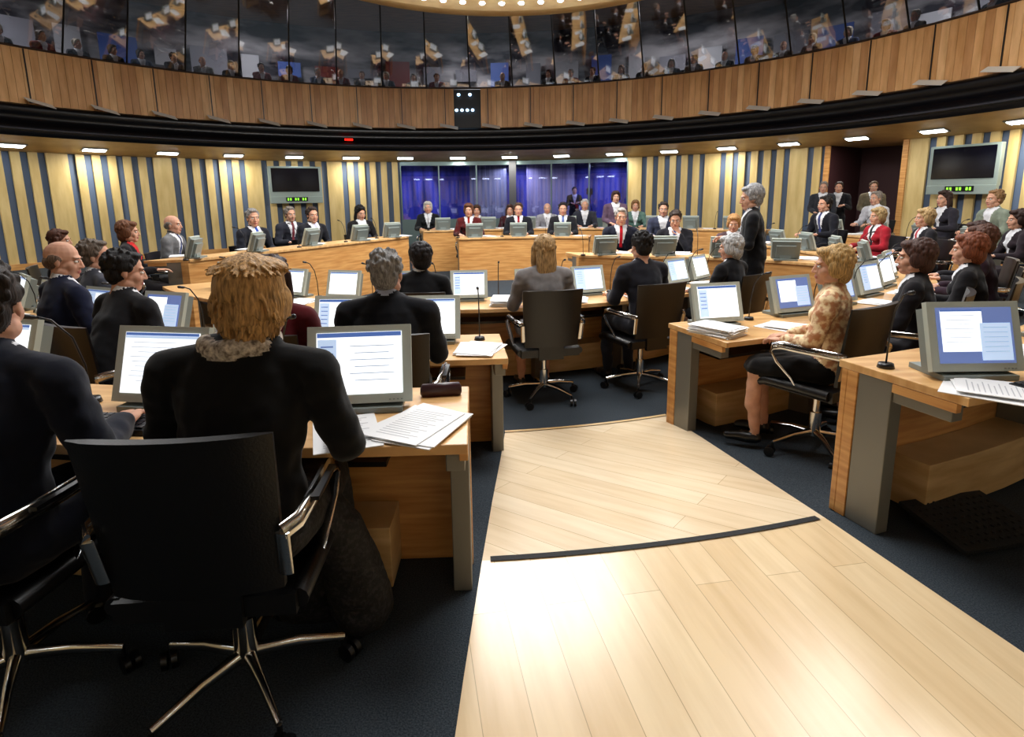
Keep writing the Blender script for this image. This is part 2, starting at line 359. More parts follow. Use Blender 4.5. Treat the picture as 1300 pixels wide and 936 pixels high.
# ------------------------------------------------------------ monitor, chair, mic, keyboard, paper
ui=[plain('ui_pale',(190,212,238),.3,emit=(180,204,236),es=.8),plain('ui_blue',(60,84,140),.3,emit=(80,112,180),es=.7),
    plain('ui_white',(240,245,250),.3,emit=(240,246,250),es=1.1),plain('ui_grey',(130,145,165),.3,emit=(140,154,178),es=.7),plain('ui_slate_blue',(100,120,170),.3,emit=(96,114,170),es=.7)]
def monitor_mesh(kind):
    mb=MB(); T=Matrix.Translation((0,0,.02))@Matrix.Rotation(math.radians(-18),4,'X')
    mb.box((0,0,.175),(.42,.03,.32),0,T); mb.box((0,.045,.165),(.40,.055,.29),1,T); mb.box((0,.09,.15),(.28,.04,.2),1,T)
    mb.box((0,.09,.012),(.34,.24,.024),1); mb.box((0,.11,.06),(.16,.05,.1),1)
    mb.box((0,-.0165,.18),(.345,.004,.255),[4,2,6,4][kind],T)
    if kind==0:   # letter on white page
        mb.box((0,-.0190,.300),(.34,.002,.012),3,T); mb.box((0,-.0190,.288),(.34,.002,.010),2,T)
        for i in range(9): mb.box((-.03-.01*(i%2),-.0190,.265-i*.02),(.2-.05*(i%3==2),.001,.002),5,T)
    elif kind==1: # list view with side bar
        mb.box((0,-.0190,.30),(.34,.002,.012),3,T); mb.box((.06,-.0190,.17),(.215,.002,.22),4,T)
        for i in range(9): mb.box((.055-.005*(i%3),-.0205,.262-i*.02),(.16-.03*(i%4),.001,.002),5,T)
        for i in range(6): mb.box((-.115,-.0190,.262-i*.026),(.07,.001,.003),6,T)
    elif kind==2: # two windows on blue-grey desktop
        mb.box((-.06,-.0190,.20),(.19,.002,.19),4,T); mb.box((.09,-.0200,.15),(.14,.002,.17),2,T); mb.box((-.06,-.0205,.293),(.19,.002,.008),3,T)
        for i in range(7): mb.box((-.07,-.0205,.27-i*.02),(.14-.02*(i%3),.001,.002),5,T)
        for i in range(6): mb.box((.09,-.0215,.215-i*.022),(.11,.001,.002),5,T)
    else:         # split page with blue sidebar
        mb.box((0,-.0190,.297),(.34,.002,.018),3,T); mb.box((-.13,-.0190,.17),(.075,.002,.22),2,T)
        for i in range(6): mb.box((.05,-.0190,.25-i*.028),(.18-.04*(i%2),.001,.003),5,T)
        for i in range(5): mb.box((-.13,-.0205,.25-i*.03),(.05,.001,.006),6,T)
    for i in range(4): mb.box((.12+i*.016,-.0165,.027),(.008,.003,.004),1,T)
    return mb.mesh('desk_monitor',[sage,sageD,ui[0],ui[1],ui[2],ui[3],ui[4]])
MON=[monitor_mesh(k) for k in range(4)]
mic=MB(); mic.tube([(0,0,0),(0,0,.02)],[.035,.03],0,14); mic.tube([(0,0,.02),(0,-.005,.15),(0,-.03,.26),(0,-.085,.335),(0,-.12,.35)],[.004]*5,0,8)
mic.tube([(0,-.12,.35),(0,-.135,.353),(0,-.165,.36),(0,-.172,.362)],[.005,.009,.009,.005],0,10)
me_mic=mic.mesh('desk_microphone',[black],True)
kb=MB(); kb.box((0,0,.01),(.42,.15,.018),0)
for r in range(5):
    for c in range(15): kb.box((-.189+c*.027,-.055+r*.027,.0225),(.022,.022,.008),1)
me_kb=kb.mesh('keyboard',[plain('keyboard_dark',(30,31,34),.5),plain('keys_dark',(44,45,50),.45)])
def paperstack(n,sd,fan=.012):
    random.seed(sd); mb=MB()
    for i in range(n):
        M=Matrix.Translation((random.uniform(-fan,fan),random.uniform(-fan,fan),.0015+i*.004))@Matrix.Rotation(random.uniform(-.12,.12)*(1+fan*20),4,'Z')
        mb.box((0,0,0),(.21,.297,.003),0,M)
        if i==n-1:
            for k in range(14): mb.box((-.01*(k%3),.11-k*.017,.0018),(.15-.02*(k%3),.004,.0003),1,M)
    return mb.mesh('paper_stack',[paper,plain('print_grey',(190,190,194),.7)])
pst=[paperstack(1,1),paperstack(4,2,.03),paperstack(14,3),paperstack(4,9,.07)]
ch=MB()
bk=[]
nx,nz=10,8; hw=.238
for side in(0,1):
    for j in range(nz+1):
        for i in range(nx+1):
            x=-hw+2*hw*i/nx; z=.50+.45*j/nz; y=-.235-.06*(j/nz)**1.2-.03*(1-(x/hw)**2)+(.032 if side else 0)
            x*=.9+.1*j/nz
            e=.012*((abs(x)/hw)**8); bk.append((x,y+(-e if side else e),z))
fs=[];W=nx+1;S=(nx+1)*(nz+1)
for j in range(nz):
    for i in range(nx):
        a=j*W+i; fs.append((a,a+1,a+1+W,a+W)); fs.append((a+S,a+W+S,a+1+W+S,a+1+S))
for i in range(nx): fs.append((i,i+S,i+1+S,i+1)); a=nz*W+i; fs.append((a,a+1,a+1+S,a+S))
for j in range(nz): a=j*W; fs.append((a,a+W,a+W+S,a+S)); a=j*W+nx; fs.append((a,a+S,a+W+S,a+W))
ch.add(bk,fs,0)
for s in(-1,1): ch.tube([(s*.235,-.2,.445),(s*.24,.0,.45),(s*.24,.18,.45),(s*.24,.24,.43)],[(.03,.03)]*4,0,10)
ch.box((0,.01,.44),(.47,.46,.06),0); ch.tube([(-.24,.24,.43),(0,.25,.43),(.24,.24,.43)],.03,0,10)
ch.box((0,-.22,.47),(.2,.03,.16),2)
for s in(-1,1):
    ch.tube([(s*.235,-.27,.68),(s*.265,-.23,.69),(s*.275,-.05,.69),(s*.275,.08,.69),(s*.275,.135,.675),(s*.272,.15,.64),(s*.268,.11,.58),(s*.255,.02,.50),(s*.235,-.02,.425)],[(.023,.009)]*9,1,10)
    ch.box((s*.275,-.04,.70),(.040,.2,.012),2)
    ch.tube([(s*.235,-.27,.68),(s*.228,-.245,.55)],[(.018,.007)]*2,1,8)
ch.tube([(0,0,.10),(0,0,.25),(0,0,.251),(0,0,.41)],[.035,.035,.022,.022],1,14); ch.box((0,0,.405),(.22,.2,.03),2)
for k in range(5):
    a=2*math.pi*k/5+.3; c,s=math.cos(a),math.sin(a)
    ch.tube([(0,0,.125),(c*.15,s*.15,.115),(c*.29,s*.29,.085)],[(.025,.02),(.02,.014),(.014,.01)],1,8)
    ch.tube([(c*.29,s*.29,.085),(c*.29,s*.29,.055)],.008,2,6)
    M=Matrix.Translation((c*.305,s*.305,.03))@Matrix.Rotation(a+.7,4,'Z')
    ch.tube([(-.024,0,0),(-.006,0,0)],.03,2,14,M); ch.tube([(.006,0,0),(.024,0,0)],.03,2,14,M)
me_ch=ch.mesh('office_chair',[leather,chrome,black],True)
def chair(x,y,phi): 
    ob=place('office_chair',me_ch,(x,y,fz(x,y)),phi); 
    m=ob.modifiers.new('e','EDGE_SPLIT'); m.split_angle=math.radians(50); return ob
# ------------------------------------------------------------ people
class Fig:
    def __init__(s): s.P=[]
    def seg(s,p0,r0,p1,r1,lab):
        r0=r0 if isinstance(r0,tuple) else (r0,r0); r1=r1 if isinstance(r1,tuple) else (r1,r1)
        s.P.append((V(p0),r0,V(p1),r1,lab))
    def chain(s,pts,rs,lab):
        for i in range(len(pts)-1): s.seg(pts[i],rs[i],pts[i+1],rs[i+1],lab)
    def ell(s,c,r,lab): s.P.append((V(c),tuple(r),None,None,lab))
    def build(s,name,voxel,smooth=4):
        mb=MB()
        for p0,r0,p1,r1,l in s.P:
            if p1 is None: mb.ell(p0,r0,0,16,10); continue
            mb.tube([p0,p1],[r0,r1],0,14)
            T=(p1-p0).normalized(); ref=V((0,1,0)) if abs(T.y)<.9 else V((0,0,1)); S=ref.cross(T).normalized(); B=T.cross(S)
            R=Matrix((S,B,T)).transposed()
            for p,r in((p0,r0),(p1,r1)): mb.ell(p,(r[0],r[1],(r[0]+r[1])/2*.9),0,14,8,R)
        ob=mb.obj('tmp',[])
        m=ob.modifiers.new('r','REMESH'); m.mode='VOXEL'; m.voxel_size=voxel
        m=ob.modifiers.new('s','SMOOTH'); m.iterations=smooth; m.factor=.5
        dg=bpy.context.evaluated_depsgraph_get(); dg.update()
        me=bpy.data.meshes.new_from_object(ob.evaluated_get(dg)); me.name=name
        old=ob.data; bpy.data.objects.remove(ob); bpy.data.meshes.remove(old)
        n=len(me.polygons); c=np.empty(n*3); me.polygons.foreach_get('center',c); c=c.reshape(-1,3)
        best=np.full(n,1e9); lab=np.zeros(n,int)
        for p0,r0,p1,r1,l in s.P:
            if p1 is None:
                d=(c-np.array(p0))/np.array(r0); val=(np.sqrt((d**2).sum(1))-1)*min(r0)
            else:
                a=np.array(p0); ax=np.array(p1)-a; Ln=np.linalg.norm(ax)+1e-9; T=V(ax/Ln)
                ref=V((0,1,0)) if abs(T.y)<.9 else V((0,0,1)); S=ref.cross(T).normalized(); B=T.cross(S)
                q=c-a; t=np.clip(q@np.array(T)/Ln,0,1); rx=r0[0]+(r1[0]-r0[0])*t; ry=r0[1]+(r1[1]-r0[1])*t; rm=(rx+ry)/2
                q=q-t[:,None]*ax; val=(np.sqrt((q@np.array(S)/rx)**2+(q@np.array(B)/ry)**2+(q@np.array(T)/rm)**2)-1)*rm
            k=val<best; best[k]=val[k]; lab[k]=l
        return me,c,lab
def finish(me,lab,nslots):
    me.materials.clear()
    for i in range(nslots): me.materials.append(None)
    me.polygons.foreach_set('material_index',lab.astype(np.int32)); me.polygons.foreach_set('use_smooth',[True]*len(me.polygons)); me.update()
# hand
def make_hand(curl):
    f=Fig(); f.seg((0,-.03,0),(.028,.021),(0,.02,0),(.034,.018),0)
    f.seg((-.014,.03,0),(.022,.013),(-.016,.085,0),(.018,.011),0); f.seg((.014,.03,0),(.022,.013),(.016,.08,0),(.017,.010),0)
    for x,y,L in((-.032,.088,.068),(-.0105,.093,.078),(.0115,.09,.072),(.032,.082,.055)):
        a=curl; p=V((x,y,0)); q=p+V((x*.12,L*.45*math.cos(a*.5),-L*.45*math.sin(a*.5))); r=q+V((0,L*.32*math.cos(a*1.3),-L*.32*math.sin(a*1.3))); t=r+V((0,L*.25*math.cos(a*1.9),-L*.25*math.sin(a*1.9)))
        f.chain([p,q,r,t],[.0095,.0085,.008,.0068],0)
    f.chain([(-.024,.015,-.006),(-.05,.05,-.014),(-.06,.078,-.02),(-.058,.098,-.026)],[.014,.0115,.010,.008],0)
    me,c,lab=f.build('hand',.0042,2); finish(me,lab,1); 
    L=me.copy(); co=np.empty(len(L.vertices)*3); L.vertices.foreach_get('co',co); co=co.reshape(-1,3); co[:,0]*=-1; L.vertices.foreach_set('co',co.ravel()); L.flip_normals(); L.update()
    return me,L
HAND=make_hand(.55)
# body templates.  slots: 0 jacket 1 shirt 2 trousers 3 skin 4 shoes 5 tie
BODY={}
def make_body(key,stand=False,lean=.05,sw=.185,armL=None,armR=None,voxel=.014,skirt=False,fem=False,twist=0,belly=0,vneck=True,w=None,longskirt=False,bare=False,scarf=False):
    oz=.38 if stand else 0; f=Fig(); w=w or (.93 if fem else 1)
    f.chain([(0,-.01,.575+oz),(0,-.005,.66+oz),(0,.0+lean*.2,.77+oz),(0,lean*.6,.90+oz),(0,lean,.985+oz),(0,lean,1.035+oz)],
            [(.172,.118),(.164*w,.118+belly),(.152*w,.108+belly),(.168*w,.115),(.176*w,.108),(.145*w,.082)],0)
    f.seg((0,lean,1.03+oz),(.12*w,.075),(0,lean-.004,1.075+oz),(.078,.066),0)
    if fem: 
        for s in(-1,1): f.ell((s*.07,lean+.075,.92+oz),(.065,.055,.06),0)
    f.seg((0,lean,1.05+oz),.058,(0,lean+.03,1.17+oz),.052,3)
    if not bare: f.seg((0,lean+.0,1.085+oz),(.067,.066),(0,lean+.008,1.118+oz),(.062,.062),1)
    else: f.seg((0,lean+.0,1.07+oz),(.066,.066),(0,lean+.008,1.085+oz),(.062,.062),1)
    f.chain([(-.05,lean-.03,1.095+oz),(0,lean-.045,1.1+oz),(.05,lean-.03,1.095+oz)],[.022,.024,.022],0)
    if scarf:
        ring=[(.088*math.cos(k*math.pi/6),lean+.005+.078*math.sin(k*math.pi/6),1.106+.006*math.sin(k*2.1)) for k in range(13)]
        f.chain(ring,[.024+.005*(k%2) for k in range(13)],1)
    hands=[]
    for s,arm in((-1,armL),(1,armR)):
        sh=V((s*sw*w,lean,1.02+oz)); el=V(arm[0])+V((0,0,oz)); wr=V(arm[1])+V((0,0,oz))
        f.seg((s*.06*w,lean-.005,1.065+oz),.05,(s*(sw*w+.012),lean,1.035+oz),.052,0)
        f.chain([sh,sh.lerp(el,.5),el],[.068,.060,.054],0); f.chain([el,el.lerp(wr,.5),el.lerp(wr,.9)],[.054,.049,.041],0)
        f.seg(el.lerp(wr,.88),(.031,.031),el.lerp(wr,.97),(.031,.03),1)
        f.seg(el.lerp(wr,.93),(.026,.024),wr,(.027,.022),3)
        hands.append((s,el,wr))
    for s in(-1,1):
        if stand:
            f.chain([(s*.085,-.01,.93),(s*.10,.01,.50),(s*.11,-.02,.1)],[.098,.07,.055],2)
            f.chain([(s*.11,-.03,.055),(s*.12,.06,.05),(s*.13,.16,.035)],[.045,.042,.033],4)
        else:
            kn=(s*.11,.42,.545); lab=3 if skirt else 2
            f.chain([(s*.085,.0,.565),(s*.10,.2,.565),kn],[.092,.085,.064],2)
            f.chain([kn,(s*.11,.43,.3),(s*.11,.40,.1)],[.06 if not skirt else .05,.056 if not skirt else .05,.045 if not skirt else .032],lab)
            f.chain([(s*.11,.39,.05),(s*.12,.47,.045),(s*.125,.58,.032)],[.038,.04,.028],4)
    if stand: f.seg((0,0,.93),(.17,.12),(0,0,.80),(.178,.125),0)
    if skirt: f.chain([(0,.05,.57),(0,.25,.565),(0,.43,.54)],[(.15,.08),(.16,.075),(.15,.06)],2)
    if longskirt:
        f.chain([(0,.43,.54),(0,.44,.3),(0,.42,.1)],[(.17,.08),(.19,.10),(.22,.12)],2)
        f.chain([(.08,.2,.54),(.16,.26,.42),(.20,.30,.25),(.22,.32,.09)],[.09,.09,.10,.11],2)
    me,c,lab=f.build('body_'+key,voxel)
    nn=np.empty(len(c)*3); me.polygons.foreach_get('normal',nn); nn=nn.reshape(-1,3)
    if vneck:
        z=c[:,2]-oz; wv=.012+.07*(z-.80)/.28
        k=(lab==0)&(nn[:,1]>.15)&(z>.80)&(z<1.12)&(np.abs(c[:,0])<wv); lab[k]=1
        k2=k&(np.abs(c[:,0])<.018+.012*(1.05-z)); lab[k2]=5
        k=(lab==3)&(nn[:,1]>.1)&(z<1.085)&(np.abs(c[:,0])<.02); lab[k]=5
    co=np.empty(len(me.vertices)*3); me.vertices.foreach_get('co',co); co=co.reshape(-1,3)
    vn=np.empty(len(me.vertices)*3); me.vertices.foreach_get('normal',vn); vn=vn.reshape(-1,3)
    d=np.array([noise.noise(V((p[0]*8,p[1]*8,p[2]*13)))+.6*noise.noise(V((p[0]*20,p[1]*20,p[2]*26))) for p in co])
    msk=np.clip((1.05+oz-co[:,2])/.05,0,1)
    co+=vn*(d*.009*msk)[:,None]; me.vertices.foreach_set('co',co.ravel())
    finish(me,lab,6); BODY[key]=(me,V((0,lean+.03,1.22+oz)),hands)
dk=lambda s:((s*.245,.11,.785),(s*.15,.335,.79))
lap=lambda s:((s*.25,.03,.775),(s*.09,.22,.68))
chin=lambda s:((s*.19,.23,.80),(s*.06,.19,1.02))
make_body('desk',lean=.07,armL=dk(-1),armR=dk(1))
make_body('desk_near',lean=.06,sw=.195,armL=dk(-1),armR=dk(1),voxel=.009,belly=.01,w=1.04)
make_body('desk_near_f',lean=.07,sw=.19,armL=((-.27,.10,.79),(-.16,.33,.79)),armR=((.27,.10,.79),(.18,.34,.79)),voxel=.009,fem=True,skirt=True,vneck=False,w=1.1,longskirt=True,belly=.015,scarf=True,bare=True)
make_body('lean',lean=.14,armL=dk(-1),armR=((.23,.17,.78),(.10,.37,.79)),belly=.015)
make_body('lap',lean=.0,armL=lap(-1),armR=lap(1))
make_body('chin',lean=.10,armL=dk(-1),armR=chin(1))
make_body('chinL',lean=.10,armL=chin(-1),armR=dk(1))
make_body('fdesk',lean=.05,armL=dk(-1),armR=dk(1),fem=True,skirt=True,bare=True)
make_body('flap',lean=.02,armL=((-.24,.08,.78),(-.10,.28,.74)),armR=((.24,.08,.78),(.10,.28,.74)),fem=True,skirt=True,voxel=.010,bare=True)
make_body('stand',stand=True,lean=.02,armL=((-.24,.05,.77),(-.13,.24,.84)),armR=((.24,.04,.77),(.12,.25,.82)),belly=.02,voxel=.012)
make_body('standrelax',stand=True,lean=.0,armL=((-.235,-.01,.76),(-.23,.05,.51)),armR=((.235,-.01,.76),(.12,.2,.70)))
# heads. slots 0 skin 1 hair 2 lips 3 eye white 4 iris
HEAD={}
import bmesh
def make_head(key,style,seed=1,voxel=.005):
    random.seed(seed); f=Fig()
    f.ell((0,-.015,.035),(.074,.094,.085),0); f.ell((0,.018,-.03),(.060,.070,.082),0); f.ell((0,.048,-.088),(.034,.034,.026),0)
    for s in(-1,1):
        f.ell((s*.034,.048,-.03),(.028,.030,.034),0); f.ell((s*.074,-.010,-.008),(.008,.015,.029),0); f.ell((s*.043,.0,-.068),(.024,.045,.03),0)
    f.ell((0,.070,.026),(.048,.018,.012),0); f.chain([(0,.084,.010),(0,.095,-.014),(0,.101,-.032)],[.008,.009,.0105],0)
    f.ell((-.010,.092,-.035),(.007,.010,.006),0); f.ell((.010,.092,-.035),(.007,.010,.006),0)
    f.ell((0,.080,-.060),(.022,.011,.0055),2); f.ell((0,.079,-.068),(.019,.011,.0058),2)
    f.seg((0,-.015,-.07),.052,(0,-.03,-.15),.052,0)
    H=1; n=0; vol=0
    if style=='short':
        f.ell((0,-.026,.048),(.081,.097,.083),H); f.ell((0,-.05,-.012),(.072,.062,.07),H); f.ell((0,.035,.098),(.055,.04,.024),H)
        for s in(-1,1): f.ell((s*.07,-.01,.03),(.014,.04,.03),H)
        n=46;vol=.003
    elif style=='bald':
        f.ell((0,-.062,-.01),(.070,.05,.05),H)
        for s in(-1,1): f.ell((s*.070,-.03,.012),(.012,.04,.03),H)
    elif style=='bob':
        f.ell((0,-.03,.05),(.090,.104,.092),H); f.ell((0,-.06,-.035),(.082,.064,.08),H); f.ell((0,.045,.092),(.066,.045,.032),H)
        for s in(-1,1): f.ell((s*.08,-.015,-.005),(.020,.052,.06),H)
        n=80;vol=.006
    elif style=='ginger':
        f.ell((0,-.03,.05),(.092,.104,.088),H); f.ell((0,-.055,-.012),(.086,.068,.074),H); f.ell((0,-.06,-.07),(.060,.042,.042),H); f.ell((0,.045,.088),(.07,.045,.034),H)
        for s in(-1,1): f.ell((s*.082,-.012,.0),(.018,.052,.052),H)
        for i in range(900):
            a=random.uniform(math.radians(12),math.radians(348)); z=random.uniform(-.095,.125)
            k=math.sqrt(max(.02,1-z**2/.0158)) if z>0 else 1-.42*(z/-.10)**2
            x=math.sin(a)*.090*k; y=-.03-.102*k*math.cos(a)
            if y>.03 and z<.06: continue
            p=V((x,y,z+.012)); d=V((x*.06-.006*math.copysign(1,x)*(z<-.03),(y+.03)*.04,-.026)); 
            if z>.08: d=V((x*.45,(y+.03)*.45,-.008))
            d+=V((random.uniform(-.009,.009),0,0)); f.chain([p,p+d*.7,p+d*1.2],[.0036,.0036,.0026],H)
    elif style=='long':
        f.ell((0,-.028,.05),(.088,.102,.090),H); f.ell((0,.045,.094),(.062,.04,.028),H)
        f.chain([(0,-.06,.0),(0,-.075,-.09),(0,-.085,-.19)],[(.082,.06),(.088,.045),(.075,.028)],H)
        for s in(-1,1): f.chain([(s*.08,-.01,.03),(s*.085,-.01,-.08),(s*.08,.0,-.17)],[.024,.024,.012],H)
        n=30;vol=.004
    elif style=='curly':
        f.ell((0,-.03,.05),(.089,.102,.089),H); f.ell((0,-.06,-.02),(.082,.062,.072),H); f.ell((0,.04,.096),(.06,.04,.028),H); n=150;vol=.010
    for i in range(n):
        a=random.uniform(math.radians(55),math.radians(305)); e=random.uniform(-.55,1.3)
        if style in('short','bob') and e<-.2: a=random.uniform(math.radians(120),math.radians(240))
        x=.085*math.sin(a)*math.cos(e); y=-.03+.098*math.cos(a)*math.cos(e); z=.045+.085*math.sin(e)
        f.ell((x,y,z),(.008+vol,.008+vol,.014+vol*1.2),H)
    me,c,lab=f.build('head_'+key,voxel if style!='ginger' else .0032,2 if style=='ginger' else 3)
    finish(me,lab,5)
    e=MB()
    for s in(-1,1):
        e.ell((s*.031,.0745,.002),(.0135,.0125,.0080),3,12,8); e.ell((s*.031,.085,.002),(.0055,.004,.0055),4,10,6)
        e.tube([(s*.014,.0875,.020),(s*.03,.088,.025),(s*.048,.076,.019)],[.0028,.0034,.002],1,6)
    em=e.mesh('eyes',[],True)
    bm=bmesh.new(); bm.from_mesh(me); bm.from_mesh(em); bm.to_mesh(me); bm.free(); bpy.data.meshes.remove(em)
    HEAD[key]=me
for k,sd in(('short',1),('bald',2),('bob',3),('ginger',4),('long',5),('curly',6)): make_head(k,k,sd)
def cloth(c):
    n='cloth_%d_%d_%d'%c; return two(n,tuple(int(x*.82) for x in c),c,(1,1,1),14,.9,.25,8,.3,.7,.1,.25)
def hairm(c):
    n='hair_%d_%d_%d'%c; return two(n,tuple(int(x*.58) for x in c),c,(70,70,10),2.2,.6,.45,4,.32,.66,0,.3)
def skinm(c=(208,158,132)):
    if ('skin%s'%str(c)) in MC: return MC['skin%s'%str(c)]
    m=two('skin%s'%str(c),tuple(int(x*.93) for x in c),c,(1,1,1),18,.68,.05,spec=.3); m.node_tree.nodes['Principled BSDF'].inputs['Subsurface Weight'].default_value=.06; return m
lipm=plain('lips',(174,104,94),.55); eyew=plain('eye_white',(225,222,216),.25); iris=plain('iris',(50,42,36),.2)
shoe=plain('black_shoes',(12,12,13),.3)
def setm(ob,mats):
    for i,m in enumerate(mats):
        ob.material_slots[i].link='OBJECT'; ob.material_slots[i].material=m
BLK=(17,17,20);NAVY=(22,26,40);WHT=(226,228,232)
def person(name,x,y,phi,body='desk',head='short',hair=(60,42,30),jacket=BLK,shirt=WHT,tie=None,trou=None,yaw=0,pitch=0,s=1,ch=True,z=None,skin=(208,158,132),roll=0,jm=None,parent=None,tm=None,hx=0,chphi=None,sm=None):
    zz=fz(x,y) if z is None else z
    root=empty(name,(x,y,zz),phi,s)
    if parent: root.parent=parent
    me,hp,hands=BODY[body]; b=place('body',me,parent=root)
    sk=skinm(skin)
    setm(b,[jm or cloth(jacket),sm or cloth(shirt),tm or cloth(trou or jacket),sk,shoe,cloth(tie or shirt)])
    h=place('head',HEAD[head],(hp.x+hx,hp.y,hp.z),0,root); h.rotation_euler=(math.radians(-pitch),math.radians(roll),math.radians(yaw)); setm(h,[sk,hairm(hair),lipm,eyew,iris])
    for sd,el,wr in hands:
        d=(wr-el).normalized(); up=V((0,0,1)) if abs(d.z)<.7 else V((0,-1,0))
        if abs(d.z)<.5: d=V((d.x,d.y,min(d.z,0)*.6)).normalized()
        X=d.cross(up).normalized(); Z=X.cross(d)
        ho=place('hand_right' if sd>0 else 'hand_left',HAND[0 if sd>0 else 1],parent=root)
        ho.matrix_local=Matrix.Translation(wr)@Matrix((X,d,Z)).transposed().to_4x4(); setm(ho,[sk])
    if ch:
        cp=phi if chphi is None else chphi
        a=math.radians(cp); chair(x-math.sin(a)*.07*s,y+math.cos(a)*.07*s,cp)
    return root
GING=(202,156,98)
scarf=two('scarf_pattern',(110,96,84),(226,214,196),(1,1,1),70,.8,.2)
lace=two('lace_skirt',(7,7,9),(40,37,40),(1,1,1),70,.8,.3,4,.48,.62)
floral=two('floral_gold_jacket',(182,124,84),(238,212,166),(1,1,1),26,.6,.15,4,.42,.58)
# near row
person('seated_woman_black_jacket',-.765,1.54,-1,'desk_near_f','ginger',GING,(15,15,17),sm=scarf,yaw=-8,tm=lace,roll=3,hx=.045,ch=False)
chair(-.835,1.60,4)
person('seated_man_dark_suit',-1.46,1.52,-6,'desk_near','short',(50,38,30),NAVY,yaw=24,ch=False); chair(-1.55,1.60,-4)
# middle row, near side
person('seated_man_grey_hair',-.62,2.84,1,'desk_near','short',(150,148,146),(26,28,34),shirt=(190,200,225),yaw=-5,s=.97)
person('seated_woman_red_jacket',-1.2,2.86,-5,'fdesk','long',(60,36,28),(92,20,28),s=.95)
person('seated_man_dark_hair',-2.25,3.18,-26,'lean','short',(26,22,22),(30,30,34),yaw=-28,pitch=8,shirt=WHT,s=.96)
person('seated_man_balding',-2.86,3.62,-32,'desk','bald',(120,100,86),(28,34,58),yaw=-40,pitch=6)
person('seated_man_hand_on_face',-3.2,4.35,-40,'chin','short',(110,96,84),(70,72,82),yaw=-30)
person('seated_woman_long_hair',-5.1,6.6,-62,'fdesk','long',(84,48,30),(40,34,38),shirt=(190,40,44),yaw=-10)
person('seated_woman_patterned_scarf',-4.65,7.1,-68,'fdesk','bob',(120,76,50),(24,20,24),shirt=(200,44,44),tie=(200,44,44),s=1.05)
S_=1.12
person('seated_man_grey_suit',-4.75,8.2,-84,'desk','bald',(150,140,130),(110,110,112),tie=(40,60,120),s=1.08)
person('seated_man_blue_tie',-4.02,9.15,-118,'desk','short',(150,146,142),(28,30,40),tie=(50,80,170),yaw=-20,s=S_)
person('seated_man_glasses',-4.1,11.0,-135,'desk','short',(140,130,120),(44,46,56),tie=(120,50,60),s=S_)
person('seated_man_striped_tie',-3.5,10.35,-125,'desk','short',(60,46,38),(24,26,34),tie=(190,190,220),s=S_,yaw=-15)
person('seated_woman_black_hair',-2.95,11.6,-140,'fdesk','long',(20,16,18),(22,20,22),pitch=12,s=S_)
# presiding benches
person('seated_woman_red_top',-.88,12.6,180,'fdesk','bob',(110,70,50),(84,24,24),tie=(150,50,40),s=S_)
person('seated_clerk',.16,12.7,180,'desk','short',(90,66,48),(26,28,36),tie=(150,30,40),s=S_)
person('seated_clerk',1.1,12.65,176,'desk','short',(40,30,26),(30,30,36),tie=(90,110,170),s=S_)
person('seated_woman_white_hair',-1.98,14.35,186,'fdesk','bob',(222,218,208),(24,26,30),s=S_)
person('seated_woman_dark_top',-.82,14.5,182,'chin','bob',(80,58,44),(70,66,78),s=1.05)
person('seated_woman_red_scarf',-.02,14.5,180,'fdesk','long',(70,44,34),(60,24,30),s=1.05)
person('seated_man_light_jacket',.88,14.5,178,'desk','bald',(170,160,150),(150,150,156),s=1.06)
person('seated_man_white_hair',1.78,14.45,175,'desk','short',(210,208,204),(50,52,62),s=1.1)
person('seated_woman_teal_top',2.95,14.2,170,'fdesk','bob',(150,112,70),(90,120,110),s=1.05)
person('standing_woman_purple_jacket',2.2,12.6,178,'standrelax','bob',(70,50,42),(98,78,96),s=1.0,ch=False,z=.0)
person('seated_man_red_tie',1.66,9.1,178,'desk','short',(176,170,164),(24,28,44),tie=(190,20,36),s=1.08)
person('seated_man_hand_on_brow',2.45,8.9,165,'chinL','short',(60,46,38),(26,26,34),tie=(80,90,140),pitch=14,s=1.05)
person('seated_woman_blonde_fringe',3.25,8.7,160,'fdesk','bob',(196,146,92),(90,70,74),pitch=10)
person('seated_man_pale_shirt',2.9,11.4,168,'desk','short',(60,50,44),(60,64,84),s=S_)
# right side
person('seated_man_dark_suit',5.35,10.05,105,'desk','short',(40,34,30),(26,28,36),tie=(60,70,120),s=S_)
person('seated_woman_red_jacket',5.35,8.6,95,'fdesk','bob',(190,160,110),(160,30,44),tie=(30,30,34),s=1.0)
person('seated_woman_blonde_hair',5.35,7.6,80,'fdesk','bob',(206,172,120),(30,28,34),tie=(180,50,60))
person('seated_man_white_shirt',7.25,11.8,110,'desk','short',(150,140,130),(200,200,206),s=S_)
person('seated_woman_brown_hair',7.4,10.15,100,'fdesk','long',(60,40,34),(44,42,50),s=S_)
person('seated_man_green_jacket',7.4,9.05,92,'desk','short',(160,120,80),(130,140,124),s=S_)
person('seated_woman_dark_bob',5.95,6.9,75,'fdesk','bob',(60,40,34),(40,30,36),s=.95)
# front row near side
person('seated_woman_grey_suit',.27,4.62,12,'fdesk','long',(196,160,112),(136,132,132),yaw=6)
person('seated_man_dark_suit',1.13,4.88,23,'desk','short',(28,24,24),(34,34,42),yaw=-6,pitch=8)
person('seated_woman_curly_hair',-.73,4.60,-2,'desk','curly',(32,26,28),(20,20,24),s=.96,yaw=25)
person('standing_man_grey_hair',2.44,5.98,70,'stand','curly',(176,176,178),(18,19,24),tie=(60,60,90),ch=False,yaw=15,pitch=6)
person('seated_woman_silver_hair',2.05,5.36,38,'fdesk','bob',(206,206,206),(24,24,28),yaw=20,pitch=5,s=.95)
